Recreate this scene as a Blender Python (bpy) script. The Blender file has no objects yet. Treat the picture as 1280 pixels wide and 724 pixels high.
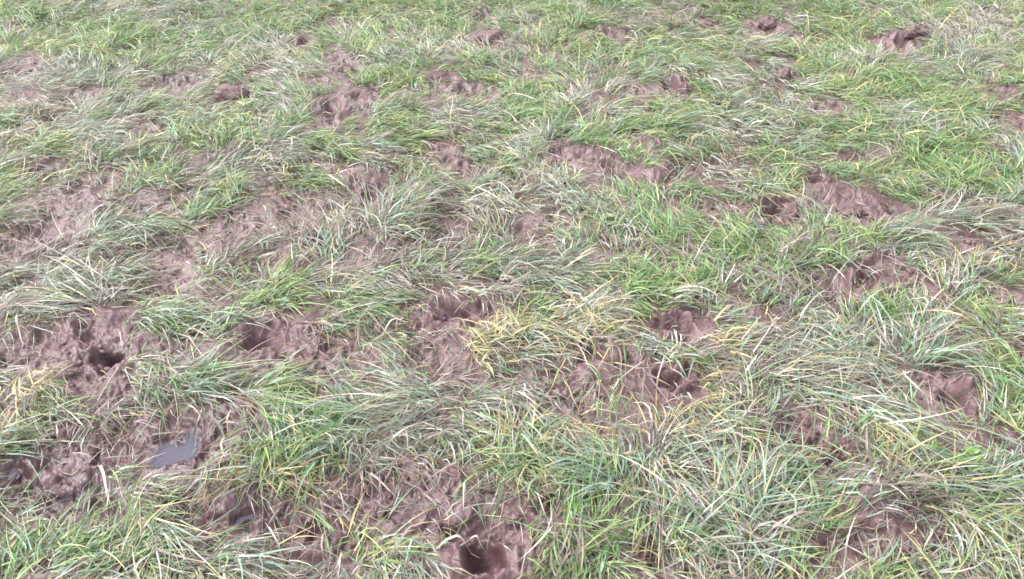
import bpy, math
import numpy as np

R = math.radians
rng = np.random.default_rng(7)
sc = bpy.context.scene
col = sc.collection

# ---------------------------------------------------------------- camera
CAM_H, PITCH, HFOV = 1.60, 38.0, 67.0
cd = bpy.data.cameras.new("camera")
cam = bpy.data.objects.new("camera", cd)
col.objects.link(cam)
cam.location = (0, 0, CAM_H)
cam.rotation_euler = (R(90 - PITCH), 0, 0)
cd.sensor_width = 36
cd.lens = 18 / math.tan(R(HFOV / 2))
cd.clip_start = 0.02
cd.clip_end = 2000
sc.camera = cam

# ---------------------------------------------------------------- daylight: pale overcast sky, very soft sun
SUN_EL, SUN_AZ = 58.0, -75.0          # azimuth measured from straight ahead (+y) to the right
world = bpy.data.worlds.new("World")
sc.world = world
world.use_nodes = True
wn = world.node_tree
wn.nodes.clear()
sky = wn.nodes.new("ShaderNodeTexSky")
sky.sky_type = 'NISHITA'
sky.sun_disc = False
sky.sun_elevation = R(SUN_EL)
sky.sun_rotation = R(SUN_AZ)
sky.air_density = 1.0
sky.dust_density = 4.0
hs = wn.nodes.new("ShaderNodeHueSaturation")
hs.inputs['Saturation'].default_value = 0.22
bg = wn.nodes.new("ShaderNodeBackground")
bg.inputs['Strength'].default_value = 0.15
wo = wn.nodes.new("ShaderNodeOutputWorld")
wn.links.new(sky.outputs[0], hs.inputs['Color'])
wn.links.new(hs.outputs[0], bg.inputs['Color'])
wn.links.new(bg.outputs[0], wo.inputs['Surface'])

sd = bpy.data.lights.new("sun", 'SUN')
sd.energy = .8
sd.angle = R(45)
sd.color = (1.0, 0.965, 0.92)
so = bpy.data.objects.new("sun", sd)
col.objects.link(so)
so.location = (0, 0, 8)
so.rotation_euler = (R(90 - SUN_EL), 0, R(180 - SUN_AZ))

sc.view_settings.view_transform = 'Standard'
sc.view_settings.look = 'None'
sc.view_settings.gamma = 1
sc.view_settings.use_curve_mapping = False
sc.view_settings.exposure = 2.05
sc.cycles.use_denoising = True
sc.cycles.denoising_prefilter = 'NONE'
sc.cycles.filter_width = 1.6
sc.cycles.max_bounces = 6
sc.cycles.diffuse_bounces = 4
sc.cycles.glossy_bounces = 2
sc.cycles.transmission_bounces = 3

# ---------------------------------------------------------------- helpers
TH = math.tan(R(HFOV / 2))
cp, sp_ = math.cos(R(PITCH)), math.sin(R(PITCH))


def at(px, py):
    """point of the level field seen at a pixel of the 1280 x 724 photograph"""
    u = (px - 640) / 640 * TH
    v = -(py - 362) / 640 * TH
    dy = cp + v * sp_
    dz = -sp_ + v * cp
    k = CAM_H / -dz
    return u * k, dy * k


_perm = np.random.default_rng(3).permutation(512)
_perm = np.concatenate([_perm, _perm])
_ga = np.random.default_rng(4).uniform(0, 2 * math.pi, 512)
_gx, _gy = np.cos(_ga), np.sin(_ga)


def noise(x, y, f, seed=0):
    x = np.asarray(x, float) * f + seed * 17.31 + 200
    y = np.asarray(y, float) * f + seed * 9.73 + 200
    xi, yi = np.floor(x).astype(int), np.floor(y).astype(int)
    xf, yf = x - xi, y - yi
    u = xf * xf * xf * (xf * (xf * 6 - 15) + 10)
    v = yf * yf * yf * (yf * (yf * 6 - 15) + 10)

    def g(a, b):
        h = _perm[(_perm[(xi + a) & 511] + yi + b) & 511]
        return _gx[h] * (xf - a) + _gy[h] * (yf - b)
    n0 = g(0, 0) * (1 - u) + g(1, 0) * u
    n1 = g(0, 1) * (1 - u) + g(1, 1) * u
    return (n0 * (1 - v) + n1 * v) * 1.5


def sstep(a, b, x):
    t = np.clip((x - a) / (b - a), 0, 1)
    return t * t * (3 - 2 * t)


def tag(o, label=None, cat=None, group=None, kind=None):
    if label: o['label'] = label
    if cat: o['category'] = cat
    if group: o['group'] = group
    if kind: o['kind'] = kind
    return o


def link(name, mesh, mat=None, parent=None):
    o = bpy.data.objects.new(name, mesh)
    if mat: mesh.materials.append(mat)
    col.objects.link(o)
    if parent: o.parent = parent
    return o


def empty(name, loc):
    o = bpy.data.objects.new(name, None)
    o.empty_display_size = 0.05
    o.location = loc
    col.objects.link(o)
    return o


# ---------------------------------------------------------------- the churned ground
# bare, trodden patches: pixel centre, pixel radii, kind (m = smeared mud, h = hoof hole, d = deep hoof hole, s = shallow dip)
MUD = """
24 93 25 14 m;98 122 24 11 m;291 122 26 11 m;172 172 20 20 m;196 105 22 10 m;227 102 18 7 m;382 62 15 10 h;57 216 27 10 h;10 132 20 10 m;
325 152 18 5 m;399 118 16 7 m;355 20 8 7 m;413 34 16 6 m;250 216 36 7 s;424 84 14 8 m;325 98 16 10 m;95 237 22 9 m;406 216 27 9 m;
416 145 20 18 h;159 64 15 9 s;60 152 16 8 s;435 3 14 5 h;599 25 16 7 h;614 57 24 13 m;746 42 10 4 h;767 44 14 6 m;433 95 19 10 m;
553 106 20 11 m;594 115 32 10 m;449 132 20 12 m;513 128 16 8 m;838 111 16 9 h;790 118 20 7 m;557 196 20 12 m;580 220 22 13 m;
713 200 34 15 m;763 210 20 10 h;452 230 19 22 m;817 230 28 8 m;675 96 20 6 m;510 14 12 5 m;815 14 16 5 m;814 186 9 5 h;
879 30 16 6 m;948 34 24 9 m;989 46 14 7 m;1127 56 34 9 m;1128 50 12 5 h;1083 17 10 4 h;980 96 13 11 m;1033 146 20 9 m;1022 132 16 6 h;
1178 73 9 5 m;1236 86 20 6 s;1198 108 9 5 m;1246 125 22 7 h;1263 159 22 11 m;1168 162 18 7 s;1070 206 42 12 s;1016 230 17 7 h;
897 208 22 8 s;867 130 18 4 m;1100 85 11 5 s;1165 240 9 11 m;1053 27 9 4 s;850 220 20 8 m;
78 260 32 16 m;37 304 50 22 m;78 320 16 10 m;170 267 48 11 m;216 253 13 9 m;375 267 28 24 m;298 290 48 16 m;328 335 28 11 m;
389 345 20 8 m;210 304 26 8 s;244 318 28 9 m;17 355 24 7 m;125 410 30 20 m;108 395 14 14 m;149 440 32 22 m;112 460 42 22 m;27 430 38 18 m;
203 440 30 11 m;321 428 30 20 h;369 430 34 17 m;421 433 18 12 m;115 480 42 14 m;311 470 20 8 m;396 470 26 12 m;7 457 14 14 m;
108 376 22 8 s;257 375 18 7 s;462 247 22 11 h;438 250 14 10 m;550 294 20 11 m;581 297 22 9 m;655 287 17 11 m;696 275 16 9 m;675 296 20 6 m;
510 313 20 5 m;844 338 20 9 s;821 331 10 6 s;608 357 13 6 s;662 363 14 6 s;570 391 28 11 h;516 406 28 13 m;537 419 27 15 m;537 456 32 21 m;
594 402 16 9 s;432 436 11 8 m;841 408 24 13 h;773 443 28 14 m;740 448 18 9 h;702 473 32 11 m;838 480 27 13 h;709 456 20 6 s;
1053 260 42 15 m;1090 277 22 10 h;1060 281 18 8 m;1114 272 18 8 m;962 270 22 12 h;894 265 26 8 m;921 270 16 8 m;1168 250 11 9 m;
1192 304 19 11 m;1212 321 27 11 m;1100 352 28 15 h;1077 356 20 7 h;1019 358 32 12 s;1029 375 18 6 h;1253 379 22 11 m;1273 389 14 10 h;
1168 382 9 7 s;1002 426 30 8 s;1117 436 14 15 s;860 426 16 11 m;864 473 16 10 m;1175 477 38 9 m;928 385 20 7 s;1205 436 18 6 m;1273 460 16 10 m;
118 497 22 20 m;165 517 22 14 m;249 537 54 25 m;182 574 28 16 m;276 560 24 18 m;229 572 26 15 p;91 547 30 18 m;12 588 24 14 p;34 608 38 17 m;
98 612 22 13 p;71 628 38 14 m;128 575 22 16 m;131 642 20 9 m;300 641 19 12 p;139 443 14 9 p;300 640 44 20 m;232 628 26 12 m;345 642 30 12 m;371 665 34 13 m;
398 655 20 10 m;394 699 20 9 s;54 709 16 10 m;179 712 18 8 m;276 689 20 8 s;404 500 16 8 m;280 497 20 9 s;
476 632 48 24 m;506 648 24 15 m;509 591 42 13 m;624 615 28 15 m;681 625 18 9 m;614 678 47 38 m;606 702 33 21 d;610 668 46 24 m;60 592 44 28 m;200 548 60 28 m;140 566 40 20 m;100 432 60 26 m;40 630 40 14 m;430 672 38 18 m;365 694 34 14 m;560 612 34 16 m;470 604 40 14 m;335 656 40 16 m;250 655 40 14 m;900 712 40 12 m;1060 680 40 14 m;640 470 30 10 s;1160 520 26 12 s;728 497 25 15 m;695 487 18 9 m;
836 487 22 10 m;799 504 26 10 s;735 530 9 8 m;782 632 14 9 m;846 634 14 8 s;745 662 16 9 s;795 684 20 9 m;833 696 16 9 m;550 597 16 10 m;
987 532 27 13 h;1003 556 32 16 m;1059 564 20 9 m;1045 581 17 9 h;1093 621 46 30 e;1093 663 24 10 m;1126 689 20 9 m;1045 699 32 13 m;
1167 672 11 14 m;1189 494 21 14 d;1157 490 15 16 m;1217 492 14 12 m;1190 564 20 15 m;1261 554 17 10 m;1093 490 24 9 m;900 716 36 9 m;
1234 675 12 7 m;1008 722 20 7 m;931 510 9 5 m
"""
PATCH = []
for s in MUD.replace("\n", "").split(";"):
    if not s.strip(): continue
    a = s.split()
    px, py, rx, ry = map(float, a[:4])
    cx, cy = at(px, py)
    gx = abs(at(px + rx, py)[0] - cx)
    gy = abs(at(px, py - ry)[1] - at(px, py + ry)[1]) / 2
    gy = min(gy, gx * 1.6)
    if py > 380 and a[4] == 'm': gx *= 1.06; gy *= 1.06
    if py < 245: gx *= .92; gy *= .92                 # the far grass closes over more of it
    PATCH.append((cx, cy, gx, gy, a[4], 1.0 if py > 380 else .6))
prs = np.random.default_rng(21)
for _ in range(170):                        # the same trodden ground goes on beyond the frame
    y = prs.uniform(0.3, 9.5)
    x = prs.uniform(-7, 7)
    d = math.hypot(y, CAM_H)
    if 0.95 < y < 5.2 and abs(x) < (y * cp + CAM_H * sp_) * TH * 1.04: continue
    PATCH.append((x, y, prs.uniform(.06, .16), prs.uniform(.05, .12), prs.choice(list("mmmmhs")), 1.0))


PUDDLES = [  # px, py, water depth, largest radius, label
    (229, 573, .018, .09, "largest blue-grey puddle in the broad muddy print at the left"),
    (12, 588, .019, .09, "blue-grey puddle cut by the left edge of the field"),
    (98, 613, .018, .085, "small puddle under bent pale blades, right of the edge puddle"),
    (300, 641, .016, .055, "small dark puddle deep in a round hoof print right of the crossed pale blades"),
    (139, 443, .012, .055, "tiny grey puddle on the bare wet mud up the left side"),
]


def ground(x, y):
    """height and bareness of the field at points x, y"""
    x = np.asarray(x, float); y = np.asarray(y, float)
    shp = x.shape
    x = x.ravel(); y = y.ravel()
    fade = np.exp(-np.maximum(0, np.hypot(x, y - 3) - 7) / 3)
    h = .035 * noise(x, y, .9, 1) + .022 * noise(x, y, 2.3, 2) + (.012 * noise(x, y, 6, 3)) * fade
    mud = np.zeros_like(x)
    wx = .035 * noise(x, y, 9, 5) + .018 * noise(x, y, 24, 6)
    wy = .035 * noise(x, y, 9, 7) + .018 * noise(x, y, 24, 8)
    tear = noise(x, y, 11, 81) + .5 * noise(x, y, 27, 82)
    for cx, cy, rx, ry, k, s in PATCH:
        m = np.nonzero((np.abs(x - cx) < rx * 2.4 + .05) & (np.abs(y - cy) < ry * 2.4 + .05))[0]
        if not len(m): continue
        w = .45 if k == 'd' else 1.0
        q = np.hypot((x[m] - cx + wx[m] * w * .8) / rx, (y[m] - cy + wy[m] * w * .8) / ry)
        if k == 'm':
            h[m] += -.016 * sstep(1.3, .4, q) + .006 * np.exp(-((q - 1.15) / .25) ** 2)
            mud[m] = np.maximum(mud[m], sstep(1.4, .95, q))
        elif k == 'h':
            dep = min(.075, .8 * min(rx, ry) + .014)
            h[m] += -dep * sstep(1.1, .32, q) + .022 * np.exp(-((q - 1.28) / .24) ** 2) * np.clip(.5 + 1.6 * tear[m], 0, 1.6)
            mud[m] = np.maximum(mud[m], sstep(1.5, 1.1, q))
        elif k == 'p':                       # a wide shallow print that holds water
            h[m] += -.034 * sstep(1.25, .25, q)
            mud[m] = np.maximum(mud[m], sstep(1.6, 1.2, q))
        elif k == 'd':
            h[m] += -.075 * sstep(1.08, .30, q) + .026 * np.exp(-((q - 1.3) / .3) ** 2) * np.clip(.6 + 1.5 * tear[m], 0, 1.6)
            mud[m] = np.maximum(mud[m], sstep(1.6, 1.2, q))
        elif k == 'e':
            h[m] += .05 * sstep(1.3, .2, q)
            mud[m] = np.maximum(mud[m], .5 * sstep(1.1, .7, q))
        else:
            h[m] += -.022 * sstep(1.2, .3, q)
            mud[m] = np.maximum(mud[m], .80 * sstep(1.25, .75, q))
    bn = noise(x, y, 3.6, 51) + .5 * noise(x, y, 8.5, 52) + .14 * np.clip(-x - .2, -1, 1)
    bare = sstep(.54, .82, bn) * (1 - .75 * sstep(2.6, 3.6, y))
    h += -.012 * bare * fade
    mud = np.maximum(mud, .84 * bare)
    # trampled lumps, ridges and crumbs in the bare mud
    n1 = noise(x, y, 13, 11)
    rid = 1 - np.abs(noise(x + wx, y + wy, 19, 12)) * 2
    rough = .014 * n1 + .010 * rid + .0065 * noise(x + wx, y + wy, 34, 13) + .0050 * (1 - 2 * np.abs(noise(x + .5 * wx, y + .5 * wy, 62, 14))) + .0018 * noise(x, y, 105, 15)
    h += rough * (.35 + .65 * mud) * fade
    return h.reshape(shp), mud.reshape(shp)


# a raster of the ground, for quick look-ups when things are set down on it
RX0, RY0, RS = -7.5, 0.2, 0.010
_gxs = np.arange(RX0, 7.5, RS); _gys = np.arange(RY0, 10.0, RS)
_GX, _GY = np.meshgrid(_gxs, _gys)
RH, RM = ground(_GX, _GY)
RC = np.zeros_like(RM)                      # open hoof holes: hardly a blade hangs over them
for cx, cy, rx, ry, k, s in PATCH:
    if k in 'hdp':
        w = 1.0 if k in 'dp' else .62 * s
        qq = np.hypot((_GX - cx) / (rx * 1.25), (_GY - (cy - .45 * ry)) / (ry * 1.6))
        RC = np.maximum(RC, w * sstep(1.1, .8, qq))


def sample(A, x, y):
    fx = np.clip((np.asarray(x) - RX0) / RS, 0, len(_gxs) - 2.001)
    fy = np.clip((np.asarray(y) - RY0) / RS, 0, len(_gys) - 2.001)
    i = fx.astype(int); j = fy.astype(int); u = fx - i; v = fy - j
    return (A[j, i] * (1 - u) + A[j, i + 1] * u) * (1 - v) + (A[j + 1, i] * (1 - u) + A[j + 1, i + 1] * u) * v


def hz(x, y):
    return float(sample(RH, np.array([x]), np.array([y]))[0])


# ---------------------------------------------------------------- materials
def new_mat(name):
    m = bpy.data.materials.new(name)
    m.use_nodes = True
    return m, m.node_tree, m.node_tree.nodes['Principled BSDF']


def mud_material(name, dark, mid, pale, rough=(.30, .52), wet=False):
    m, t, b = new_mat(name)
    N = t.nodes.new; L = t.links.new
    tc = N('ShaderNodeTexCoord')
    n1 = N('ShaderNodeTexNoise'); n1.inputs['Scale'].default_value = 8; n1.inputs['Detail'].default_value = 6; n1.inputs['Roughness'].default_value = .62
    n2 = N('ShaderNodeTexNoise'); n2.inputs['Scale'].default_value = 38; n2.inputs['Detail'].default_value = 5; n2.inputs['Roughness'].default_value = .7
    n3 = N('ShaderNodeTexNoise'); n3.inputs['Scale'].default_value = 260; n3.inputs['Detail'].default_value = 3
    for n in (n1, n2, n3): L(tc.outputs['Object'], n.inputs['Vector'])
    mx = N('ShaderNodeMix'); mx.data_type = 'FLOAT'; mx.inputs[0].default_value = .28
    L(n1.outputs['Fac'], mx.inputs[2]); L(n2.outputs['Fac'], mx.inputs[3])
    cr = N('ShaderNodeValToRGB')
    e = cr.color_ramp.elements
    e[0].position = .33; e[0].color = (*dark, 1)
    e[1].position = .66; e[1].color = (*pale, 1)
    k = e.new(.5); k.color = (*mid, 1)
    L(mx.outputs[0], cr.inputs['Fac'])
    mr = N('ShaderNodeMapRange'); mr.inputs['From Min'].default_value = .35; mr.inputs['From Max'].default_value = .65
    mr.inputs['To Min'].default_value = rough[0]; mr.inputs['To Max'].default_value = rough[1]
    L(n1.outputs['Fac'], mr.inputs['Value'])
    if wet:                                  # soaked earth round the standing water: deeper colour, glossier
        wa = N('ShaderNodeAttribute'); wa.attribute_name = "wet"
        wc = N('ShaderNodeMix'); wc.data_type = 'RGBA'; wc.blend_type = 'MULTIPLY'
        L(wa.outputs['Fac'], wc.inputs[0]); L(cr.outputs['Color'], wc.inputs[6]); wc.inputs[7].default_value = (.66, .64, .68, 1)
        L(wc.outputs[2], b.inputs['Base Color'])
        wr = N('ShaderNodeMix'); wr.data_type = 'FLOAT'; wr.inputs[3].default_value = .28
        L(wa.outputs['Fac'], wr.inputs[0]); L(mr.outputs[0], wr.inputs[2]); L(wr.outputs[0], b.inputs['Roughness'])
    else:
        L(cr.outputs['Color'], b.inputs['Base Color']); L(mr.outputs[0], b.inputs['Roughness'])
    b1 = N('ShaderNodeBump'); b1.inputs['Strength'].default_value = .65; b1.inputs['Distance'].default_value = .008
    b2 = N('ShaderNodeBump'); b2.inputs['Strength'].default_value = .18; b2.inputs['Distance'].default_value = .003
    L(n2.outputs['Fac'], b1.inputs['Height']); L(n3.outputs['Fac'], b2.inputs['Height'])
    L(b1.outputs['Normal'], b2.inputs['Normal']); L(b2.outputs['Normal'], b.inputs['Normal'])
    b.inputs['Specular IOR Level'].default_value = .36
    b.inputs['Coat Weight'].default_value = .06 if wet else 0
    b.inputs['Coat Roughness'].default_value = .28
    return m


M_MUD = mud_material("wet red-brown mud", (.048, .025, .026), (.093, .053, .057), (.150, .094, .101), wet=True)
M_CLOD = mud_material("clod earth", (.06, .036, .034), (.10, .062, .062), (.16, .106, .108), (.5, .75))


def blade_material():
    m, t, b = new_mat("grass blade")
    N = t.nodes.new; L = t.links.new
    at_ = N('ShaderNodeAttribute'); at_.attribute_name = "tint"
    L(at_.outputs['Color'], b.inputs['Base Color'])
    b.inputs['Roughness'].default_value = .33
    b.inputs['Specular IOR Level'].default_value = .5
    tr = N('ShaderNodeBsdfTranslucent')
    L(at_.outputs['Color'], tr.inputs['Color'])
    ms = N('ShaderNodeMixShader'); ms.inputs[0].default_value = .35
    L(b.outputs[0], ms.inputs[1]); L(tr.outputs[0], ms.inputs[2])
    L(ms.outputs[0], t.nodes['Material Output'].inputs['Surface'])
    return m


M_BLADE = blade_material()

m, t, b = new_mat("puddle water")          # shallow, silty water that mirrors the sky
b.inputs['Base Color'].default_value = (.044, .038, .055, 1)
b.inputs['Roughness'].default_value = .2
b.inputs['IOR'].default_value = 1.40
b.inputs['Specular Tint'].default_value = (.80, .84, 1, 1)
nz = t.nodes.new('ShaderNodeTexNoise'); nz.inputs['Scale'].default_value = 22; nz.inputs['Detail'].default_value = 3
bp = t.nodes.new('ShaderNodeBump'); bp.inputs['Strength'].default_value = .08; bp.inputs['Distance'].default_value = .004
t.links.new(nz.outputs['Fac'], bp.inputs['Height']); t.links.new(bp.outputs['Normal'], b.inputs['Normal'])
da = t.nodes.new('ShaderNodeAttribute'); da.attribute_name = "depth"      # thin at the shore: the mud shows through there
tr_ = t.nodes.new('ShaderNodeBsdfTransparent'); mxs = t.nodes.new('ShaderNodeMixShader')
t.links.new(da.outputs['Fac'], mxs.inputs[0]); t.links.new(tr_.outputs[0], mxs.inputs[1]); t.links.new(b.outputs[0], mxs.inputs[2])
t.links.new(mxs.outputs[0], t.nodes['Material Output'].inputs['Surface'])
M_WATER = m

m, t, b = new_mat("weed leaf"); b.inputs['Base Color'].default_value = (.085, .16, .035, 1); b.inputs['Roughness'].default_value = .4
M_WEED = m
m, t, b = new_mat("pink scrap"); b.inputs['Base Color'].default_value = (.42, .13, .18, 1); b.inputs['Roughness'].default_value = .5
M_PINK = m

# ---------------------------------------------------------------- ground sheet
ys = [-60, -25, -10, -4, -1.5, -.3, .25]
y = .5
while y < 7.2:
    ys.append(y)
    y += .0030 * max(.9, math.hypot(y, CAM_H) - .4) * (1 if y > .9 else 3)
k = .03
while y < 600:
    ys.append(y); y += k; k *= 1.22
us = np.linspace(-1, 1, 1150)
us = np.concatenate([[-60, -20, -8, -3.5, -2, -1.4, -1.12], us, [1.12, 1.4, 2, 3.5, 8, 20, 60]])
ys = np.array(ys)
wid = np.clip((ys * cp + CAM_H * sp_) * TH * 1.12 + .12, 1.2, 6.5)
GX = us[None, :] * wid[:, None]
GY = np.repeat(ys[:, None], len(us), 1)
GZ, GM = ground(GX, GY)
nr, nc = GX.shape
co = np.stack([GX, GY, GZ], -1).reshape(-1, 3)
idx = np.arange(nr * nc).reshape(nr, nc)
q = np.stack([idx[:-1, :-1], idx[:-1, 1:], idx[1:, 1:], idx[1:, :-1]], -1).reshape(-1, 4)


def mesh_np(name, co, quads, smooth=True):
    me = bpy.data.meshes.new(name)
    me.vertices.add(len(co)); me.vertices.foreach_set("co", co.astype(np.float32).ravel())
    me.loops.add(quads.size); me.loops.foreach_set("vertex_index", quads.astype(np.int32).ravel())
    n = quads.shape[1]
    me.polygons.add(len(quads))
    me.polygons.foreach_set("loop_start", np.arange(0, quads.size, n, dtype=np.int32))
    me.polygons.foreach_set("loop_total", np.full(len(quads), n, np.int32))
    if smooth: me.polygons.foreach_set("use_smooth", np.ones(len(quads), bool))
    me.update(calc_edges=True)
    return me


g = link("mud_ground", mesh_np("mud_ground", co, q), M_MUD)
WET = np.zeros(GX.shape)
for (px, py, _d, mxr, _l) in PUDDLES:
    x, y = at(px, py)
    dd = np.hypot(GX - x, GY - y) + .03 * noise(GX, GY, 14, 61)
    WET = np.maximum(WET, sstep(mxr * 1.9, mxr * .8, dd))
WET = np.maximum(WET, .8 * sstep(.45, .8, noise(GX, GY, 2.2, 62) + .5 * noise(GX, GY, 9, 63)))
wa = g.data.attributes.new("wet", 'FLOAT', 'POINT'); wa.data.foreach_set("value", WET.astype(np.float32).ravel())
tag(g, "reddish brown trampled mud full of hoof holes under the grass", kind='structure')

# ---------------------------------------------------------------- grass blades
PAL = dict(blue=(.165, .240, .180), green=(.110, .215, .072), lime=(.195, .270, .085), straw=(.42, .35, .19), pale=(.37, .345, .325),
           mauve=(.165, .115, .118), rust=(.25, .15, .09), olive=(.13, .14, .08))
PN = list(PAL)
PV = np.array([PAL[k] for k in PN])
MIX = {  # share of blade colours in each kind of tuft
    'silver': dict(blue=.46, pale=.32, green=.08, mauve=.10, straw=.04),
    'blue': dict(blue=.62, green=.20, pale=.12, lime=.06),
    'green': dict(green=.52, blue=.24, lime=.18, straw=.06),
    'bright': dict(green=.62, lime=.28, blue=.06, straw=.04),
    'lime': dict(lime=.40, green=.28, straw=.14, blue=.18),
    'straw': dict(straw=.52, pale=.20, lime=.14, rust=.08, blue=.06),
    'pale': dict(pale=.56, blue=.18, straw=.12, mauve=.14),
    'mauve': dict(mauve=.66, pale=.18, blue=.10, olive=.06),
    'mixed': dict(blue=.34, green=.20, pale=.20, lime=.11, straw=.06, mauve=.09),
    'rust': dict(rust=.42, straw=.30, mauve=.18, lime=.10),
}
MIXV = {k: np.array([v.get(n, 0) for n in PN]) for k, v in MIX.items()}
for v in MIXV.values(): v /= v.sum()
DEAD = {PN.index(n) for n in ('straw', 'pale', 'rust', 'mauve')}
SEG = 7


def blades(n, r):
    return {k: np.zeros(n) for k in ('x', 'y', 'az', 'e0', 'L', 'bend', 'w', 'lift', 'roll', 'turn', 'kt', 'ka', 'kz')} | {'c': np.zeros(n, int)}


def tuft(px, py, aim, spread, L, n, kind, lie, rad, r):
    """the blades of one tuft: rooted within rad of a spot, leaning towards aim"""
    B = blades(n, r)
    a = r.uniform(0, 2 * math.pi, n); d = rad * np.sqrt(r.uniform(0, 1, n))
    B['x'] = px + np.cos(a) * d; B['y'] = py + np.sin(a) * d
    B['az'] = R(aim) + R(spread) * np.clip(r.normal(0, .55, n), -1.3, 1.3)
    B['e0'] = np.clip(R(76 - 52 * lie) + r.normal(0, .26, n), .12, 1.5)
    B['L'] = L * np.clip(r.normal(.82, .26, n), .3, 1.35)
    B['bend'] = np.clip(B['e0'] + r.normal(.35, .38, n), .15, 2.5)
    B['w'] = np.clip(np.exp(r.normal(-5.60, .30, n)), .0016, .0064)
    B['lift'] = np.abs(r.normal(0, .016, n)) + .002
    B['roll'] = r.normal(0, .55, n)
    B['turn'] = r.normal(0, .62, n)
    fold = r.uniform(0, 1, n) < .42
    B['kt'] = r.uniform(.25, .75, n); B['ka'] = fold * r.uniform(.3, 1.3, n); B['kz'] = fold * r.normal(0, .7, n)
    B['c'] = r.choice(len(PN), n, p=MIXV[kind])
    return B


def cat_b(lst):
    return {k: np.concatenate([b[k] for b in lst]) for k in lst[0]}


def pick(B, m):
    return {k: v[m] for k, v in B.items()}


def blade_mesh(name, B, r, origin=(0, 0, 0), crown=False):
    n = len(B['x'])
    P = np.zeros((n, SEG + 1, 3))
    x, y = B['x'].copy(), B['y'].copy()
    z = sample(RH, x, y) - (.012 if crown else .004)
    P[:, 0] = np.stack([x, y, z], -1)
    T = np.zeros((n, SEG + 1, 3))
    step = B['L'] / SEG
    for s in range(SEG + 1):
        t = s / SEG
        el = B['e0'] - B['bend'] * t ** 1.15
        az = B['az'] + B['turn'] * t * t
        kk = sstep(-.06, .06, t - B['kt'])
        el = np.maximum(el - B['ka'] * kk, -1.4); az = az + B['kz'] * kk
        d = np.stack([np.cos(el) * np.cos(az), np.cos(el) * np.sin(az), np.sin(el)], -1)
        T[:, s] = d
        if s:
            x = x + .5 * (d[:, 0] + T[:, s - 1, 0]) * step
            y = y + .5 * (d[:, 1] + T[:, s - 1, 1]) * step
            z = z + .5 * (d[:, 2] + T[:, s - 1, 2]) * step
            floor = sample(RH, x, y) + B['lift'] * min(1, 2 * t)
            z = np.maximum(z, floor)
            P[:, s] = np.stack([x, y, z], -1)
    T[:, 1:-1] = P[:, 2:] - P[:, :-2]; T[:, 0] = P[:, 1] - P[:, 0]; T[:, -1] = P[:, -1] - P[:, -2]
    T /= np.linalg.norm(T, axis=-1, keepdims=True) + 1e-9
    S = np.cross(T, np.array([0, 0, 1.0])); S /= np.linalg.norm(S, axis=-1, keepdims=True) + 1e-6
    Nn = np.cross(S, T)
    ts = np.linspace(0, 1, SEG + 1)
    ro = B['roll'][:, None] + B['turn'][:, None] * ts * 1.2
    S2 = S * np.cos(ro)[..., None] + Nn * np.sin(ro)[..., None]
    N2 = Nn * np.cos(ro)[..., None] - S * np.sin(ro)[..., None]
    prof = np.clip((.55 + 1.3 * ts) * (ts < .35) + (ts >= .35) * (1.0 - ((ts - .35) / .65) ** 1.8 * .96), .03, 1.0)
    hw = .5 * B['w'][:, None] * prof
    V = np.stack([P - S2 * hw[..., None] + N2 * (hw * .45)[..., None], P, P + S2 * hw[..., None] + N2 * (hw * .45)[..., None]], 2)
    base = PV[B['c']]
    k = np.exp(r.normal(0, .26, n))[:, None]
    cmix = r.uniform(0, .28, n)[:, None]
    base = base * k * (1 - cmix) + PV[r.integers(0, 5, n)] * cmix
    tip = np.where((r.uniform(0, 1, n) < .36)[:, None], PV[PN.index('straw')] * k * .9, base)
    foot = base * .42 + PV[PN.index('pale')] * .20 + PV[PN.index('mauve')] * .38
    C = np.zeros((n, SEG + 1, 4)); C[..., 3] = 1
    for s, t in enumerate(ts):
        a = sstep(.55, 1.0, t); f = sstep(.3, 0, t)
        C[:, s, :3] = (base * (1 - a) + tip * a) * (1 - f) + foot * f
    C = np.repeat(C[:, :, None, :], 3, 2)
    V = V - np.array(origin)
    vid = np.arange(n * (SEG + 1) * 3).reshape(n, SEG + 1, 3)
    q = np.stack([vid[:, :-1, :-1], vid[:, :-1, 1:], vid[:, 1:, 1:], vid[:, 1:, :-1]], -1).reshape(-1, 4)
    if crown and n > 1:                     # the blades of a tussock grow from one crown, just under the soil
        o_ = np.argsort(np.arctan2(B['y'] - B['y'].mean(), B['x'] - B['x'].mean()))
        a, b_ = vid[o_[:-1], 0], vid[o_[1:], 0]
        q = np.concatenate([q, np.stack([a[:, 2], a[:, 1], b_[:, 1], b_[:, 0]], -1)])
    me = mesh_np(name, V.reshape(-1, 3), q)
    ca = me.color_attributes.new("tint", 'FLOAT_COLOR', 'POINT')
    ca.data.foreach_set("color", np.clip(C, 0, 1).astype(np.float32).ravel())
    return me


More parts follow.
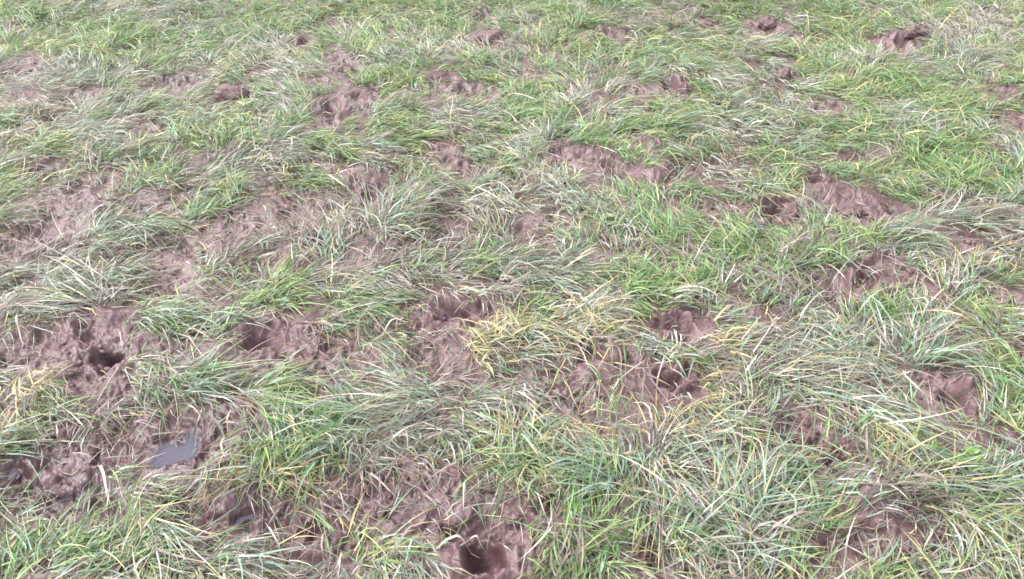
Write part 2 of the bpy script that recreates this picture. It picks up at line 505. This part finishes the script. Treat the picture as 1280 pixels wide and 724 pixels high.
# colour spots read off the field: px, py, radius px, kind
SPOTS = """330 40 45 bright;540 15 40 green;800 180 60 green;640 165 40 bright;700 70 50 lime;1140 110 60 bright;1190 220 60 bright;950 300 70 bright;
830 290 50 green;900 330 60 bright;780 360 50 bright;660 378 28 bright;1060 310 60 bright;30 30 60 green;60 190 30 lime;20 245 30 lime;280 185 40 green;240 270 30 green;
560 40 40 green;1080 170 60 green;1250 100 50 lime;1230 60 40 lime;870 60 40 lime;320 360 70 lime;430 380 40 lime;600 430 60 straw;700 420 70 straw;680 430 50 lime;
40 490 40 straw;410 530 60 green;330 500 40 lime;530 520 80 silver;640 570 60 straw;640 560 50 lime;700 690 60 bright;770 660 40 bright;920 660 80 silver;
1000 480 90 silver;950 440 60 pale;880 470 50 straw;1140 600 50 straw;1130 580 40 lime;1230 600 60 blue;1240 690 60 lime;1150 450 60 silver;1060 450 50 silver;
1240 520 50 lime;1250 420 40 lime;1190 380 60 pale;880 380 50 silver;1000 400 60 silver;100 360 70 silver;60 380 50 silver;250 420 40 blue;430 290 60 mauve;
460 290 50 silver;490 350 60 pale;420 350 50 silver;500 380 50 pale;680 310 60 silver;740 330 50 green;860 250 50 green;60 670 80 green;150 690 60 lime;260 600 40 blue;
210 660 50 blue;330 590 40 rust;350 560 60 lime;70 310 60 mauve;20 290 50 mauve;320 320 60 mauve;400 270 50 mauve;90 550 60 mauve;1010 355 40 mauve;
440 140 50 mauve;160 170 40 mauve;510 590 50 mauve;390 690 60 mauve;800 500 50 mauve;650 190 60 silver;440 200 60 silver;500 180 50 lime;300 170 50 lime;
120 150 70 silver;60 110 50 silver;1200 40 60 pale;1180 300 50 silver;1200 170 60 silver;950 170 60 silver;900 100 60 pale;740 120 60 pale;950 80 50 silver;
820 80 50 blue;980 210 50 green;1260 220 40 green;1250 270 40 lime;850 650 50 silver;830 560 60 straw;900 550 50 lime;900 610 50 lime;760 600 50 blue;420 20 30 lime;200 30 35 pale;700 20 40 lime;900 20 40 bright;980 60 30 lime;1060 70 40 bright;1150 20 40 lime;1250 30 40 pale;1200 130 40 lime;1030 110 30 lime;480 60 35 lime;90 30 30 bright;250 100 40 pale;850 140 50 lime;760 150 40 pale;1100 250 40 green;600 260 40 pale;560 320 30 lime;990 250 30 straw;1093 622 48 rust;1120 570 40 straw"""
SP = []
for s in SPOTS.replace("\n", "").split(";"):
    a = s.split(); cx, cy = at(float(a[0]), float(a[1]))
    SP.append((cx, cy, abs(at(float(a[0]) + float(a[2]), float(a[1]))[0] - cx), a[3]))

# ---------------------------------------------------------------- the standing tussocks, one by one
# px, py of the root, aim (0 right, 90 away), spread, blade length m, blades, colour, lie 0-1, root radius m, label
TUS = [
    (66, 702, 75, 75, .22, 120, 'green', .50, .070, "big green tussock fanning both ways in the nearest left corner, below the corner puddles"),
    (160, 705, 40, 80, .18, 70, 'lime', .55, .050, "yellow-green tuft beside the nearest left tussock, in front of the crossed pale blades"),
    (188, 650, -35, 45, .27, 46, 'pale', .62, .045, "thin tuft of long pale blades crossing one another below the largest puddle"),
    (32, 500, 30, 90, .15, 70, 'straw', .60, .055, "straw-yellow tuft against the left edge, above the corner puddle"),
    (455, 525, 195, 55, .25, 130, 'blue', .55, .080, "broad blue-green tussock combed left towards the largest puddle's mud"),
    (550, 510, 185, 60, .28, 140, 'silver', .50, .080, "largest silvery tussock, its long arcs sweeping left, right of a broad blue-green one"),
    (642, 565, 90, 130, .16, 80, 'straw', .65, .050, "flat star of straw and yellow blades behind the deep hoof hole"),
    (722, 692, 40, 75, .21, 110, 'bright', .48, .060, "brightest yellow-green tuft just right of the deep hoof hole"),
    (768, 612, 150, 60, .20, 90, 'blue', .60, .060, "dark blue-green tuft between the bright nearest tuft and the straw star"),
    (840, 560, 25, 90, .18, 80, 'straw', .62, .055, "loose straw tuft between two silvery tussocks, right of the straw star"),
    (818, 590, 20, 80, .20, 90, 'silver', .55, .060, "grey-green tuft between the dark blue-green tuft and the silvery-green fountain tussock"),
    (838, 690, 60, 100, .20, 100, 'silver', .50, .060, "grey-green tuft at the near edge, left of the silvery-green fountain tussock"),
    (922, 672, 90, 140, .27, 170, 'silver', .38, .070, "silvery-green fountain tussock with arching blades all round, nearest the brown earth mound"),
    (1135, 590, 15, 60, .18, 90, 'lime', .45, .050, "upright lime tuft growing on the far shoulder of the brown earth mound"),
    (1165, 622, -20, 40, .25, 100, 'pale', .72, .060, "white-grey tuft combed down off the right side of the brown earth mound"),
    (1262, 602, 175, 35, .28, 130, 'blue', .72, .080, "deep green tussock lying flat towards the left from the right edge, below the broad-leaved weed"),
    (1025, 658, 90, 90, .15, 70, 'green', .40, .040, "small upright green tuft at the left foot of the brown earth mound"),
    (1245, 702, 30, 100, .18, 100, 'lime', .55, .065, "yellow-green tussock in the nearest right corner of the field"),
    (445, 702, 70, 75, .20, 100, 'lime', .50, .060, "yellow-green tuft left of the deep hoof hole, at the near edge"),
    (1068, 515, -38, 28, .27, 110, 'silver', .75, .070, "silvery sheaf combed towards the viewer and right, between two dark hoof holes"),
    (925, 550, 35, 90, .23, 110, 'silver', .55, .060, "silvery tussock left of the shallow hoof hollow with a mud lip"),
    (985, 478, -8, 35, .26, 120, 'pale', .78, .075, "pale straw-white mat draped flat above the shallow hoof hollow"),
    (1242, 522, 100, 90, .16, 90, 'lime', .55, .060, "yellow-green tuft right of the dark round hoof hole at the right side"),
    (1130, 458, 35, 70, .25, 130, 'silver', .45, .065, "silvery fountain tuft arching right above the dark round hoof hole"),
    (1060, 448, 170, 80, .22, 140, 'silver', .55, .080, "rounded silver-green mound of grass left of the silvery fountain tuft"),
    (1255, 432, 110, 90, .18, 100, 'lime', .50, .060, "yellow-green tussock at the right edge, midway up the field"),
    (340, 592, 10, 60, .17, 70, 'rust', .72, .055, "rusty brown flattened tuft just right of the largest puddle"),
    (362, 562, 100, 80, .17, 80, 'lime', .55, .050, "yellow-green tuft behind the rusty tuft, right of the largest puddle"),
    (322, 505, 10, 60, .20, 90, 'green', .65, .060, "grass-green tuft lying right over the mud behind the largest puddle"),
    (215, 487, 20, 45, .27, 100, 'blue', .68, .060, "long blue-green sheaf swept right above the largest puddle's mud"),
    (140, 378, 175, 40, .28, 130, 'silver', .70, .070, "long grey-green sheaf swept left towards the left edge above the bare wet mud"),
    (185, 392, -35, 55, .25, 100, 'blue', .60, .060, "blue-green tuft falling towards the viewer, right of the grey-green swept sheaf"),
    (340, 370, 60, 100, .19, 130, 'lime', .55, .080, "broad yellow-green mound above the hoof hollow with a wet rim"),
    (425, 388, 20, 80, .20, 100, 'green', .58, .060, "green tuft at the right end of the broad yellow-green mound"),
    (515, 372, 165, 60, .25, 120, 'pale', .62, .070, "pale grey arching tuft left of a dark hollow near the middle of the field"),
    (478, 290, 5, 50, .23, 130, 'silver', .62, .070, "dark silver-green tussock combed right, just below a mud-walled hoof hole"),
    (612, 332, 15, 45, .25, 130, 'silver', .65, .075, "long silver-green tussock combed right across the middle of the field"),
    (665, 384, 40, 90, .11, 60, 'bright', .55, .040, "small vivid green patch of short blades near the middle of the field"),
    (705, 412, 20, 30, .22, 80, 'pale', .75, .050, "flattened pinkish-white sheaf pointing right beside the small vivid green patch"),
    (640, 432, 80, 120, .18, 100, 'straw', .55, .060, "pale straw tuft with stiff blades above the bare mud in the middle"),
    (735, 430, 20, 100, .17, 90, 'straw', .62, .060, "straw-gold tuft under the flattened pinkish-white sheaf"),
    (825, 425, -100, 35, .24, 90, 'pale', .75, .055, "pale tuft spilling towards the viewer over a bare mud ridge"),
    (862, 368, 60, 90, .16, 110, 'bright', .45, .060, "bright green tuft beside the straw-gold tuft, above the bare mud ridge"),
    (785, 362, 30, 80, .17, 110, 'bright', .55, .065, "bright green tussock left of its taller bright neighbour, above the straw-gold tuft"),
    (905, 322, 70, 100, .17, 130, 'bright', .50, .080, "wide bright green tussock with yellow flecks in the right half of the field"),
    (1005, 332, 60, 90, .18, 130, 'bright', .45, .075, "lush green tussock behind the muddy flattened patch, right of the yellow-flecked one"),
    (1090, 312, 28, 40, .26, 140, 'silver', .55, .075, "large blue-silver tussock sweeping up to the right under a muddy hollow"),
    (1195, 228, 95, 110, .20, 150, 'bright', .38, .065, "tall round bright green tussock near the right edge, behind an upright mud clod"),
    (1262, 248, 90, 90, .18, 100, 'green', .50, .060, "green tussock at the right edge beside the tall round bright one"),
    (240, 275, 90, 90, .15, 80, 'green', .38, .040, "small upright green tuft ringed by mud in the left of the field"),
    (112, 305, 40, 80, .21, 110, 'silver', .50, .055, "grey-green fan of grass right of the mud-caked flattened tuft"),
    (285, 188, 80, 100, .17, 100, 'green', .48, .060, "fresh green tussock above a long shadowed dip in the left of the field"),
    (335, 48, 90, 100, .18, 130, 'bright', .42, .085, "vivid green tussock left of a dark upright clod at the far left"),
    (540, 18, 85, 100, .17, 120, 'bright', .45, .075, "vivid green tussock at the far edge, right of the dark far hole"),
    (765, 10, 90, 120, .17, 110, 'green', .30, .060, "dark rounded green tussock at the far edge in the middle"),
    (150, 58, 70, 100, .19, 120, 'green', .42, .075, "dark green tussock overhanging a shaded dip in the far left"),
    (1040, 18, 90, 120, .16, 110, 'green', .32, .060, "dark rounded green tussock at the far edge, right of the mud heaps"),
    (1140, 118, 50, 90, .17, 140, 'bright', .50, .100, "sunny lime-green spread of grass above the reddish straw patch at far right"),
    (648, 148, 30, 70, .17, 110, 'bright', .50, .070, "bright green tuft below the strip of bare mud in the far middle"),
    (852, 92, 20, 80, .20, 120, 'green', .50, .075, "blue-green tussock overhanging a dark hoof hole in the far middle"),
    (715, 178, 20, 50, .20, 120, 'green', .62, .080, "green sweep of grass just above the ploughed-up mud in the middle distance"),
    (62, 190, 90, 90, .14, 90, 'lime', .42, .055, "lime-yellow tuft at the far left, just above a pink scrap"),
    (535, 82, 80, 80, .20, 70, 'pale', .40, .050, "spiky grey-white tuft behind a strip of bare mud in the far left middle"),
    (595, 86, 80, 90, .17, 100, 'green', .40, .055, "rounded green tuft right of the spiky grey-white one"),
    (112, 212, 90, 40, .15, 34, 'pale', .20, .030, "stubby upright grey tuft right of the pink scrap"),
    (1100, 170, 20, 60, .22, 120, 'silver', .62, .080, "silvery tussock combed right, below the sunny lime-green spread"),
    (940, 110, 180, 60, .22, 110, 'pale', .60, .070, "grey-white arching tuft left of the upright clod at the far right"),
    (55, 325, 60, 60, .18, 70, 'mauve', .80, .060, "mud-caked flattened tuft on the bare mud at the left side"),
    (1015, 352, 170, 60, .18, 80, 'mauve', .82, .070, "mud-caked flattened mat just below the lush green tussock"),
    (92, 550, 100, 70, .18, 80, 'mauve', .70, .060, "mud-smeared grey tuft standing between the puddles at the left"),
]

br = np.random.default_rng(99)
allT = []
for i, (px, py, aim, spread, L, n, kind, lie, rad, label) in enumerate(TUS):
    x, y = at(px, py)
    B = tuft(x, y, aim, spread, L * 1.06, int(n * 1.75), kind, min(.95, lie + .22), rad, br)
    over = np.zeros(len(B['x']))
    for f in (.45, .8):
        over = np.maximum(over, sample(RM, B['x'] + np.cos(B['az']) * B['L'] * f, B['y'] + np.sin(B['az']) * B['L'] * f))
    clr = np.zeros(len(over))
    for f in (0, .3, .6, .9):
        clr = np.maximum(clr, sample(RC, B['x'] + np.cos(B['az']) * B['L'] * f, B['y'] + np.sin(B['az']) * B['L'] * f))
    B = pick(B, br.uniform(0, 1, len(over)) > .9 * clr)
    over = np.maximum(sample(RM, B['x'] + np.cos(B['az']) * B['L'] * .45, B['y'] + np.sin(B['az']) * B['L'] * .45),
                      sample(RM, B['x'] + np.cos(B['az']) * B['L'] * .8, B['y'] + np.sin(B['az']) * B['L'] * .8))
    B = pick(B, br.uniform(0, 1, len(over)) > (.40 if kind == 'mauve' else .78) * sstep(.5, .9, over))
    root = empty("grass_tussock", (x, y, hz(x, y)))
    tag(root, label, "grass tussock", "grass tussocks standing out of the trodden field")
    dead = np.isin(B['c'], list(DEAD))
    for nm, mk in (("green_blades", ~dead), ("dead_blades", dead)):
        if mk.sum() > 3:
            link(nm, blade_mesh(nm, pick(B, mk), br, root.location, True), M_BLADE, root)

# ---------------------------------------------------------------- the sward between them
sw = []
r = np.random.default_rng(5)
KN = list(MIX)
sp = .072
for gy in np.concatenate([np.arange(.62, 6.6, sp), np.arange(6.6, 9.4, sp * 1.6)]):
    far = gy > 5.4
    half = (gy * cp + CAM_H * sp_) * TH
    lim = half * 1.08 + .1
    gxs = np.arange(-lim, lim, sp * (1.5 if far else 1))
    side = np.arange(lim, min(6.3, half * 1.3 + 1.6), sp * 1.45)
    gxs = np.concatenate([-side[::-1], gxs, side])
    X = gxs + r.uniform(-.5, .5, len(gxs)) * sp * 1.3
    Y = gy + r.uniform(-.5, .5, len(gxs)) * sp * 1.3
    Mu = sample(RM, X, Y)
    D1 = noise(X, Y, .75, 31) + .5 * noise(X, Y, 2.1, 32)
    K1 = noise(X, Y, 2.3, 33) + .6 * noise(X, Y, 5, 34); K2 = noise(X, Y, 1.9, 35) + .6 * noise(X, Y, 4, 36)
    DN = noise(X, Y, 3.2, 37)
    for x, y, mu, d1, k1, k2, dn in zip(X, Y, Mu, D1, K1, K2, DN):
        keep = 1 - .955 * sstep(.30, .85, mu)
        if r.uniform() > keep * (.93 + .5 * dn): continue
        kind = 'mixed'
        if k1 > .22: kind = 'green'
        elif k1 < -.24: kind = 'silver'
        if k2 > .34: kind = 'lime'
        elif k2 < -.36: kind = 'pale'
        for cx, cy, rad, kd in SP:
            dd = (x - cx) ** 2 + ((y - cy) * .8) ** 2
            if dd < rad * rad and r.uniform() < .85 * (1 - .6 * dd / rad / rad): kind = kd
        if y > 2.9 and x > -1.6 and r.uniform() < .22: kind = 'lime' if r.uniform() < .5 else 'bright'
        if y < 2.5 and kind in ('lime', 'straw', 'mixed') and r.uniform() < .45: kind = 'silver' if r.uniform() < .6 else 'blue'
        if mu > .3 and r.uniform() < .65: kind = 'mauve'
        elif y < 3 and r.uniform() < .10 + .10 * (x < 0): kind = 'mauve'
        aim = 20 + 190 * d1 + r.normal(0, 30)
        n = int(r.integers(34, 66) * (1 - .45 * mu))
        L = np.clip(r.normal(.165, .042), .07, .28) * (1 - .35 * mu)
        if kind == 'bright': L *= .8
        sw.append(tuft(x, y, aim, r.uniform(20, 60), L, max(3, n), kind, np.clip(r.normal(.86, .14), .1, 1) if mu < .3 else .95, .042, r))
# a thin flat litter of single blades, lying on the mud too
for kind, n, lo, hi in (('mixed', 26000, .07, .20), ('mauve', 24000, .06, .17), ('pale', 9000, .07, .20), ('straw', 5000, .05, .14), ('lime', 6000, .05, .13)):
    Y = .62 + 5.4 * r.uniform(0, 1, n); X = r.uniform(-1, 1, n) * ((Y * cp + CAM_H * sp_) * TH * 1.13 + .15)
    ok = (r.uniform(0, 1, n) > (.50 if kind == 'mauve' else .86) * sstep(.3, .9, sample(RM, X, Y)))
    X, Y = X[ok], Y[ok]
    b_ = tuft(0, 0, 0, 0, 1, len(X), kind, 1, 0, r)
    b_['x'] = X; b_['y'] = Y
    b_['az'] = R(20) + R(190) * (noise(X, Y, .75, 31) + .5 * noise(X, Y, 2.1, 32)) + r.normal(0, .8, len(X))
    b_['e0'] = np.abs(r.normal(.25, .25, len(X))); b_['bend'] = b_['e0'] + np.abs(r.normal(.2, .3, len(X)))
    b_['L'] = r.uniform(lo, hi, len(X)); b_['w'] *= .8
    b_['lift'] = np.abs(r.normal(0, .006, len(X))) + .001
    sw.append(b_)
B0 = sw[:-5]; LIT = cat_b(sw[-5:]); B = cat_b(B0)
tx = B['x'] + np.cos(B['az']) * B['L'] * .6; ty = B['y'] + np.sin(B['az']) * B['L'] * .6
over = np.maximum(sample(RM, tx, ty), sample(RM, (tx + B['x']) / 2, (ty + B['y']) / 2))
B = pick(B, r.uniform(0, 1, len(tx)) > .91 * sstep(.42, .82, over) * np.where(B['c'] == PN.index('mauve'), .45, 1))
B = cat_b([B, LIT])
clr = np.zeros(len(B['x']))
for f in (0, .3, .6, .9):
    clr = np.maximum(clr, sample(RC, B['x'] + np.cos(B['az']) * B['L'] * f, B['y'] + np.sin(B['az']) * B['L'] * f))
B = pick(B, r.uniform(0, 1, len(clr)) > .97 * clr)
print("sward blades", len(B['x']))
gs = link("grass", blade_mesh("grass", B, r), M_BLADE)
tag(gs, "long wet grass laid over in every direction between the mud", kind='stuff')

# ---------------------------------------------------------------- clods of kicked-up earth
# px, py, half width px, height as a share of width, depth share, turn, label
CLODS = [
    (980, 98, 11, 1.25, .8, 10, "upright rounded mud clod among pale grass at the far right, taller than wide"),
    (1035, 149, 19, .55, .6, -8, "flat-topped wide mud clod under a dark slot, in pale grass at right"),
    (291, 126, 23, .62, .6, 12, "long wedge-shaped dark clod in the far left, pointed at its left end"),
    (382, 66, 13, .95, .8, 0, "dark upright clod right of a vivid green tussock at the far left"),
    (421, 434, 16, .7, .9, 20, "rounded wet red-brown lump right of the hoof hollow with a wet rim"),
    (1168, 252, 9, 1.1, .8, 0, "small upright clod in front of the tall round bright green tussock"),
    (1190, 569, 17, .9, .8, 15, "pinkish knob of mud behind the broad-leaved weed at the right"),
    (1043, 386, 7, .8, .9, 0, "little round mud lump below the mud-caked flattened mat"),
    (1058, 270, 15, .6, .9, 25, "split mud lump in the muddy hollow above a large blue-silver tussock"),
    (735, 531, 8, .8, .8, 0, "small lone mud lump in pale grass, right of the largest silvery tussock"),
    (1145, 47, 15, .6, .6, 22, "dark leaning clod beside a small dark slot at the far right"),
    (960, 30, 13, .6, .7, 15, "ridged mud clod at the far edge, right half of the field"),
    (881, 28, 12, .5, .8, 10, "low mauve mud heap at the far edge, left of the ridged clod"),
    (1178, 74, 7, .8, .9, 0, "tiny mauve clod right of the dark leaning clod at the far right"),
    (614, 52, 17, .65, .8, 0, "crumbly mauve mud heap in the far middle"),
    (1166, 675, 9, 1.2, .9, 0, "narrow upright mud lump near the right corner, right of the mound"),
    (1048, 582, 13, .8, .8, 30, "dark tilted lump of earth left of the brown earth mound's top"),
    (433, 97, 12, .55, .8, 0, "smooth mauve mud lump at far left, right of the dark upright clod"),
    (284, 268, 6, .9, .9, 30, "small angular mud chip lying on bare mud, right of a small green tuft"),
    (78, 322, 10, .6, .8, -15, "low smooth mud lump in front of the mud-caked flattened tuft"),
    (770, 446, 15, .55, .8, 30, "torn ridge of mud left of a pale spilling tuft"),
    (640, 652, 12, .55, .8, -10, "crumbled lump on the far rim of the deep hoof hole"),
]
cr_ = np.random.default_rng(77)
import bmesh
for i, (px, py, hw, hh, dd, rot, label) in enumerate(CLODS):
    x, y = at(px, py)
    w = abs(at(px + hw, py)[0] - x)
    bm = bmesh.new()
    bmesh.ops.create_icosphere(bm, subdivisions=5, radius=1)
    V = np.array([v.co[:] for v in bm.verts])
    o = i * 7.7
    a = noise(V[:, 0] + o, V[:, 1] + .6 * V[:, 2], 1.1, 40 + i) * .24 + noise(V[:, 2] + o, V[:, 0] - .5 * V[:, 1], 1.3, 41 + i) * .22
    a += noise(V[:, 0] + o + V[:, 2], V[:, 1] - V[:, 2], 3.2, 42) * .12 + (1 - 2 * np.abs(noise(V[:, 0] - V[:, 2] + o, V[:, 1] + V[:, 2], 5.5, 43))) * .055
    a += noise(V[:, 0] + V[:, 1] + o, V[:, 2] * 1.3 - V[:, 1], 11, 44) * .035
    V = V * (1 + a[:, None])
    V *= np.array([w, w * dd, w * hh * 1.1])
    cz, sz = math.cos(R(rot)), math.sin(R(rot))
    V = np.stack([V[:, 0] * cz - V[:, 1] * sz, V[:, 0] * sz + V[:, 1] * cz, V[:, 2] + w * hh * .18], -1)
    for v, c in zip(bm.verts, V): v.co = c
    for f in bm.faces: f.smooth = True
    me = bpy.data.meshes.new("mud_clod"); bm.to_mesh(me); bm.free()
    ob = link("mud_clod", me, M_CLOD if i % 3 else M_MUD)
    ob.location = (x, y, hz(x, y))
    tag(ob, label, "mud clod", "clods of earth kicked up among the grass")

# small crumbs of earth strewn over the bare mud
bm = bmesh.new(); bmesh.ops.create_icosphere(bm, subdivisions=2, radius=1)
IV = np.array([v.co[:] for v in bm.verts]); IF = np.array([[v.index for v in f.verts] for f in bm.faces]); bm.free()
n = 8000
Y = .7 + 5.2 * cr_.uniform(0, 1, n) ** 1.3; X = cr_.uniform(-1, 1, n) * ((Y * cp + CAM_H * sp_) * TH * 1.12 + .12)
ok = cr_.uniform(0, 1, n) < sstep(.5, .9, sample(RM, X, Y)) * (.35 + .9 * np.clip(noise(X, Y, 7, 71) + .2, 0, 1))
X, Y = X[ok], Y[ok]; n = len(X)
S = np.clip(np.exp(cr_.normal(-5.25, .45, n)), .0022, .014)
VV = IV[None] * (1 + .35 * noise(IV[None, :, 0] + np.arange(n)[:, None] * 3.1, IV[None, :, 1] + IV[None, :, 2] * .7, 1.6, 72))[..., None]
VV = VV * S[:, None, None] * cr_.uniform(.55, 1.3, (n, 1, 3))
VV = VV + np.stack([X, Y, sample(RH, X, Y) + S * .15], -1)[:, None]
FF = (IF[None] + (np.arange(n) * len(IV))[:, None, None]).reshape(-1, 3)
tag(link("mud_crumbs", mesh_np("mud_crumbs", VV.reshape(-1, 3), FF), M_MUD), "fine crumbs of earth scattered over the bare trampled mud", kind='stuff')
print("crumbs", n)

# ---------------------------------------------------------------- water standing in the hoof prints
for (px, py, dz, mx, label) in PUDDLES:
    x, y = at(px, py)
    a = np.linspace(0, 2 * math.pi, 72, endpoint=False)
    rr = np.linspace(.004, mx, 60)
    X = x + np.cos(a)[:, None] * rr; Y = y + np.sin(a)[:, None] * rr
    Hh, _ = ground(X, Y)
    lv = Hh[:, :20].min() + dz
    over = Hh > lv
    first = np.where(over.any(1), over.argmax(1), len(rr) - 1)
    rad_ = rr[np.minimum(first + 1, len(rr) - 1)]
    rad_ = (np.roll(rad_, 1) + 2 * rad_ + np.roll(rad_, -1)) / 4 + .012
    vs, fs, ed = [(0, 0, 0)], [], [1.0]
    rings = (.45, .66, .84, 1.0)
    for k, f in enumerate(rings):
        for c_, s_, rr_ in zip(np.cos(a), np.sin(a), rad_):
            vs.append((c_ * rr_ * f, s_ * rr_ * f, 0)); ed.append((.92, .85, .5, 0)[k])
    m_ = len(a)
    for t_ in range(m_):
        fs.append((0, 1 + t_, 1 + (t_ + 1) % m_))
        for k in range(len(rings) - 1):
            b0, b1_ = 1 + k * m_, 1 + (k + 1) * m_
            fs.append((b0 + t_, b1_ + t_, b1_ + (t_ + 1) % m_, b0 + (t_ + 1) % m_))
    me = bpy.data.meshes.new("puddle"); me.from_pydata(vs, [], fs); me.update()
    da = me.attributes.new("depth", 'FLOAT', 'POINT'); da.data.foreach_set("value", np.array(ed, np.float32))
    ob = link("puddle", me, M_WATER); ob.location = (x, y, lv)
    tag(ob, label, kind='structure')

# ---------------------------------------------------------------- single dead blades lying on the mud
STALKS = [  # root px, tip px, arch m, width m, label
    (545, 688, 600, 684, .022, .0075, "broad pale dead blade lying across the left lip of the deep hoof hole"),
    (588, 676, 606, 680, .016, .0060, "short pinkish dead blade above the broad pale one on the deep hoof hole's rim"),
    (120, 577, 147, 640, .020, .0075, "long pale bent blade lying right of the middle corner puddle"),
    (283, 578, 284, 545, .035, .0060, "short white blade standing upright on the mud right of the largest puddle"),
    (865, 556, 958, 572, .060, .0060, "single long pinkish blade arching out of the silvery tussock left of the shallow hollow"),
    (1008, 126, 1020, 134, .012, .0090, "short cream blade beside the dark slot of the wide mud clod"),
    (1160, 655, 1158, 690, .030, .0065, "pale curved stalk bending over the narrow upright mud lump near the right corner"),
    (218, 420, 262, 452, .030, .0060, "long pale stalk slanting over bare mud left of the wet-rimmed hoof hollow"),
    (478, 424, 520, 402, .045, .0060, "long white blade arching over the bare mud near the middle of the field"),
    (20, 395, 32, 432, .030, .0070, "pale bent stalk at the left edge above the bare wet mud"),
]
for (ax, ay, bx, by, arch, w, label) in STALKS:
    p0 = np.array(at(ax, ay)); p1 = np.array(at(bx, by))
    o = (p0[0], p0[1], hz(*p0))
    n = 14
    sd_ = p1 - p0; sd_ = np.array([-sd_[1], sd_[0]]) / (np.linalg.norm(sd_) + 1e-6)
    vs = []
    for j in range(n + 1):
        t = j / n
        c = p0 + (p1 - p0) * t + sd_ * .006 * math.sin(t * 5)
        z = max(hz(*c) + .004, o[2] + (hz(*p1) - o[2]) * t) + arch * math.sin(math.pi * t) * .9
        hw_ = w * .5 * (1 - .85 * t ** 2.2) * min(1, .5 + t * 4)
        for s, dz in ((-1, .0012), (0, 0), (1, .0012)):
            vs.append((c[0] + sd_[0] * hw_ * s - o[0], c[1] + sd_[1] * hw_ * s - o[1], z + dz - o[2]))
    qd = np.array([(j * 3 + s, j * 3 + s + 1, j * 3 + s + 4, j * 3 + s + 3) for j in range(n) for s in (0, 1)])
    me = mesh_np("dead_stalk", np.array(vs), qd)
    ca = me.color_attributes.new("tint", 'FLOAT_COLOR', 'POINT')
    ca.data.foreach_set("color", np.tile(np.array([.46, .40, .33, 1], np.float32), len(vs)))
    ob = link("dead_stalk", me, M_BLADE); ob.location = o
    tag(ob, label, "dead blade", "single dead blades lying on the mud")

# ---------------------------------------------------------------- a broad-leaved weed and a pink scrap
x, y = at(1208, 588)
wd = empty("broadleaf_weed", (x, y, hz(x, y)))
tag(wd, "small bright green broad-leaved weed at the foot of the pinkish mud knob", "weed")
for aim, L, up in ((20, .030, .030), (95, .028, .042), (165, .032, .034), (250, .026, .028), (310, .026, .024), (60, .022, .05)):
    ca_, sa_ = math.cos(R(aim)), math.sin(R(aim))
    vs, fs = [], []
    for j in range(9):
        t = j / 8
        hw_ = L * .46 * math.sin(math.pi * min(1, t * .93 + .07)) ** .7
        for s in (-1, 0, 1):
            dx, dy = .014 + L * t, hw_ * s
            vs.append((dx * ca_ - dy * sa_, dx * sa_ + dy * ca_, up + .004 * abs(s) + .010 * math.sin(t * 2.4) - .012 * t * t))
    for j in range(8):
        for s in (0, 1): fs.append((j * 3 + s, j * 3 + s + 1, j * 3 + s + 4, j * 3 + s + 3))
    link("leaf", mesh_np("leaf", np.array(vs), np.array(fs)), M_WEED, wd)
    vs = []
    for j in range(5):
        t = j / 4
        for k in range(5):
            a = k * 2 * math.pi / 5
            vs.append((.016 * t * ca_ + .0012 * math.cos(a), .016 * t * sa_ + .0012 * math.sin(a), -.006 + (up + .006) * t))
    fs = [(j * 5 + k, j * 5 + (k + 1) % 5, j * 5 + 5 + (k + 1) % 5, j * 5 + 5 + k) for j in range(4) for k in range(5)]
    link("stem", mesh_np("stem", np.array(vs), np.array(fs)), M_WEED, wd)

x, y = at(75, 214)
vs, fs = [], []
for j in range(11):
    t = j / 10
    for s in (-1, -.4, .3, 1):
        vs.append((s * .009 * (1 - .5 * t) + .006 * math.sin(t * 4), .006 * math.cos(t * 6) + .004 * s, .004 + .040 * t + .003 * math.sin(6 * t + 3 * s)))
for j in range(10):
    for s in range(3): fs.append((j * 4 + s, j * 4 + s + 1, j * 4 + s + 5, j * 4 + s + 4))
sc_ = link("pink_scrap", mesh_np("pink_scrap", np.array(vs), np.array(fs)), M_PINK)
md = sc_.modifiers.new("thick", 'SOLIDIFY'); md.thickness = .0012
sc_.location = (x, y, hz(x, y) + .006)
sc_.scale = (.7, .7, .75)
tag(sc_, "tiny pink crumpled scrap sticking out of the mud at the far left", "scrap")
